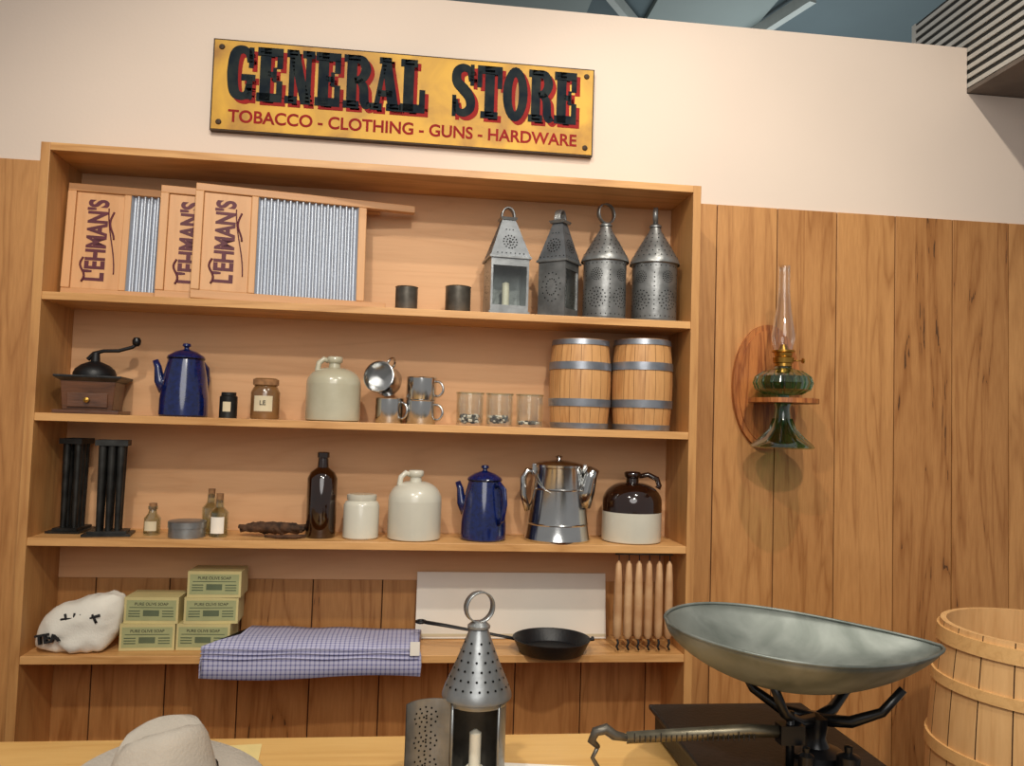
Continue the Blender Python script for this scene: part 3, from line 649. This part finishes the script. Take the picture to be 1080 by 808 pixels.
# ---------------- counter ----------------
b=Mb(); b.box(-2.6,.905,-1.75,-.885,.815,.85,M_cnt); b.box(-2.58,.885,-1.70,-.905,0,.8148,M_case); b.finish('counter',bevel=.003)
b=Mb(); b.box(-.13,.13,-.09,.09,0,.0012,M_paper); b.finish('paper_sheet',(-.27,-1.02,.8502),(0,0,.1))
b=Mb(); b.box(-.09,.09,-.06,.06,0,.0012,M_white); b.finish('paper_sheet',(.36,-1.09,.8502),(0,0,-.15))
b=Mb(); n=64; pr=[(.0,.098),(.02,.099),(.045,.100),(.062,.094),(.070,.078),(.076,.05),(.082,.02),(.085,.008),(.092,.003),(.115,.002),(.150,.006),(.152,.008),(.150,.010),(.115,.0055),(.092,.0065)]
vs=[];fs=[]
for (r,z) in pr:
    for i in range(n):
        a=2*pi*i/n; x=r*math.cos(a)*.86; y=r*math.sin(a)*1.1; zz=z
        if z>.03:
            k=z/.1
            zz-=.026*math.exp(-(x/.018)**2)*(1 if r<.06 else .4)*k
            if y<-.02: x*=1-.36*min(1,(-y-.02)/.05)*k
            zz+=.008+.16*y*k*(1 if y<0 else .35)*(.9 if y<0 else 1)
            x*=1-.12*k; y*=1-.10*k
        if r>.088: zz+=.030*(x/.13)**2
        vs.append((x,y,zz))
for k in range(len(pr)-1):
    for i in range(n): fs.append((k*n+i,k*n+(i+1)%n,(k+1)*n+(i+1)%n,(k+1)*n+i))
b.add(vs,fs,M_felt,True)
vs=[];fs=[]
for k,(r,z) in enumerate(((.0852,.010),(.0838,.02),(.0812,.03))):
    for i in range(n):
        a=2*pi*i/n; vs.append((r*1.012*math.cos(a)*.86,r*1.012*math.sin(a)*1.1,z))
for k in range(2):
    for i in range(n): fs.append((k*n+i,k*n+(i+1)%n,(k+1)*n+(i+1)%n,(k+1)*n+i))
b.add(vs,fs,M_band,True)
hat=b.finish('felt_hat',(-.272,-1.10,.852),(0,0,math.radians(-62))); hat.scale=(.97,.95,.97)

# ---------------- platform scale ----------------
SC=bpy.data.objects.new('counter_scale',None); bpy.context.collection.objects.link(SC); SC.location=(.755,-1.10,.85)
b=Mb(); b.box(-.165,.13,-.13,.19,.008,.050,M_black); b.box(-.175,.14,-.14,.20,.050,.060,M_black)
for sx in(-.15,.115):
    for sy in(-.115,.175): b.lathe([(0,0.0005),(.014,.0005),(.012,.010)],M_black,14,cx=sx,cy=sy)
b.finish('base',parent=SC,bevel=.003)
b=Mb()
b.lathe([(.045,.060),(.045,.068),(.022,.076),(.016,.09),(.020,.110),(.024,.125),(0,.13)],M_blkm,24,cx=.04,cy=-.05)
for sy in(-1,1):
    b.tube([(.04,-.05,.118),(-.005,-.05+sy*.03,.124),(-.045,-.05+sy*.06,.150),(-.07,-.05+sy*.075,.198)],[.011,.010,.008,.007],M_blkm,8)
    b.tube([(.04,-.05,.118),(.085,-.05+sy*.03,.124),(.125,-.05+sy*.055,.148),(.155,-.05+sy*.065,.188)],[.011,.010,.008,.007],M_blkm,8)
b.finish('cradle',parent=SC)
b=Mb()
b.tube([(-.045,-.10,.118),(-.10,-.10,.120),(-.30,-.10,.112)],[.006,.007,.006],M_beamm,4,flat=1.6)
for i in range(24): b.box(-.29+i*.0085,-.2886+i*.0085,-.1088,-.1075,.108,.118 if i%5 else .122,M_ink)
b.tube([(-.30,-.10,.112),(-.32,-.10,.116),(-.334,-.10,.126),(-.35,-.10,.122),(-.356,-.10,.108),(-.345,-.10,.098)],[.006,.008,.009,.008,.007,.004],M_tinb,8)
b.tube([(-.345,-.10,.10),(-.354,-.10,.082),(-.345,-.10,.068),(-.34,-.10,.055)],.0035,M_tinb,8)
b.lathe([(.0,.0295),(.026,.03),(.030,.034),(.030,.048),(.02,.053),(.006,.056),(0,.06)],M_tinb,24,cx=-.343,cy=-.10)
b.tube([(-.03,-.10,.06),(-.03,-.10,.15)],.007,M_blkm,8); b.box(-.05,-.01,-.112,-.088,.10,.13,M_blkm)
b.lathe([(.012,.060),(.012,.09),(.005,.095),(.006,.102),(0,.104)],M_blkm,18,cx=-.015,cy=-.125); b.lathe([(.018,.060),(.018,.085),(.006,.09),(.007,.1),(0,.102)],M_blkm,18,cx=.06,cy=-.118)
b.finish('beam',parent=SC)
b=Mb(); nu,nv=56,28; vs=[];fs=[]
for i in range(nu+1):
    u=i/nu; x=-.245+.485*u
    s_=max(math.sin(pi*u**.80),0); hw=.186*s_**.66*(1-.22*u)+.002
    zr=.264-.036*u-.004*math.sin(pi*u); dp=.080*s_**.7
    for j in range(nv+1):
        v=-1+2*j/nv; vs.append((x,hw*v,zr-dp*(1-abs(v)**2.4)+(.006*abs(v)**3+.006*v)*s_))
for i in range(nu):
    for j in range(nv): k=i*(nv+1)+j; fs.append((k,k+nv+1,k+nv+2,k+1))
b.add(vs,fs,M_pan,True)
rim=[vs[i*(nv+1)] for i in range(nu+1)]+[vs[i*(nv+1)+nv] for i in range(nu,-1,-1)]
b.tube(rim,.0028,M_pan,6,closed=True)
b.finish('pan',(.026,-.05,.012),parent=SC,solid=.0015)

# ---------------- big open barrel ----------------
barrel('wooden_barrel',1.664,-.62,.0005,.262,.226,.985,M_keg,M_hoopw,((.03,.05),(.3,.04),(.70,.03),(.865,.025),(.970,.035)),20,open_=True,ht=.004)

# ---------------- lights ----------------
def area(name,loc,tgt,size,e,col):
    l=bpy.data.lights.new(name,'AREA'); l.size=size; l.energy=e; l.color=col; l.shape='DISK'
    o=bpy.data.objects.new(name,l); bpy.context.collection.objects.link(o); o.location=loc
    o.rotation_euler=(Vector(tgt)-Vector(loc)).to_track_quat('-Z','Y').to_euler()
def spot(name,loc,tgt,e,col,ang=70,rad=.05,blend=.6):
    l=bpy.data.lights.new(name,'SPOT'); l.energy=e; l.color=col; l.spot_size=math.radians(ang); l.spot_blend=blend; l.shadow_soft_size=rad
    o=bpy.data.objects.new(name,l); bpy.context.collection.objects.link(o); o.location=loc
    o.rotation_euler=(Vector(tgt)-Vector(loc)).to_track_quat('-Z','Y').to_euler()
warm=(1,.93,.81)
spot('track_spot',(-.4,-2.3,3.5),(.0,0,1.1),105,warm,78)
spot('track_spot',(1.0,-1.7,3.7),(1.4,0,1.3),105,warm,78,.03)
spot('track_spot',(.5,-3.2,3.4),(.4,0,1.1),140,warm,66,.06)
area('gallery_fill',(0,-4.2,2.8),(0,0,1.2),2.2,40,(1,.97,.93))
area('ceiling_fill',(2,1.6,2.6),(2,2.0,4.0),1.5,16,(.9,.98,1))  # added fill lamp, hidden behind the wall and aimed up to brighten the ceiling
w=bpy.data.worlds.new('world'); sc.world=w; w.use_nodes=True; w.node_tree.nodes['Background'].inputs[0].default_value=(1,.98,.96,1); w.node_tree.nodes['Background'].inputs[1].default_value=.28

# ---------------- camera ----------------
cx,cy,yaw,pit,roll,f=.1089,-2.4558,.1168,.0503,.0310,845.86
F=Vector((math.sin(yaw)*math.cos(pit),math.cos(yaw)*math.cos(pit),math.sin(pit))); R0=Vector((math.cos(yaw),-math.sin(yaw),0)); U0=R0.cross(F)
R=math.cos(roll)*R0+math.sin(roll)*U0; U=-math.sin(roll)*R0+math.cos(roll)*U0
c=bpy.data.cameras.new('camera'); c.sensor_width=36; c.lens=f*36/1080; c.clip_start=.05
co=bpy.data.objects.new('camera',c); bpy.context.collection.objects.link(co)
m=Matrix((R,U,-F)).transposed().to_4x4(); m.translation=Vector((cx,cy,1.45)); co.matrix_world=m
sc.camera=co
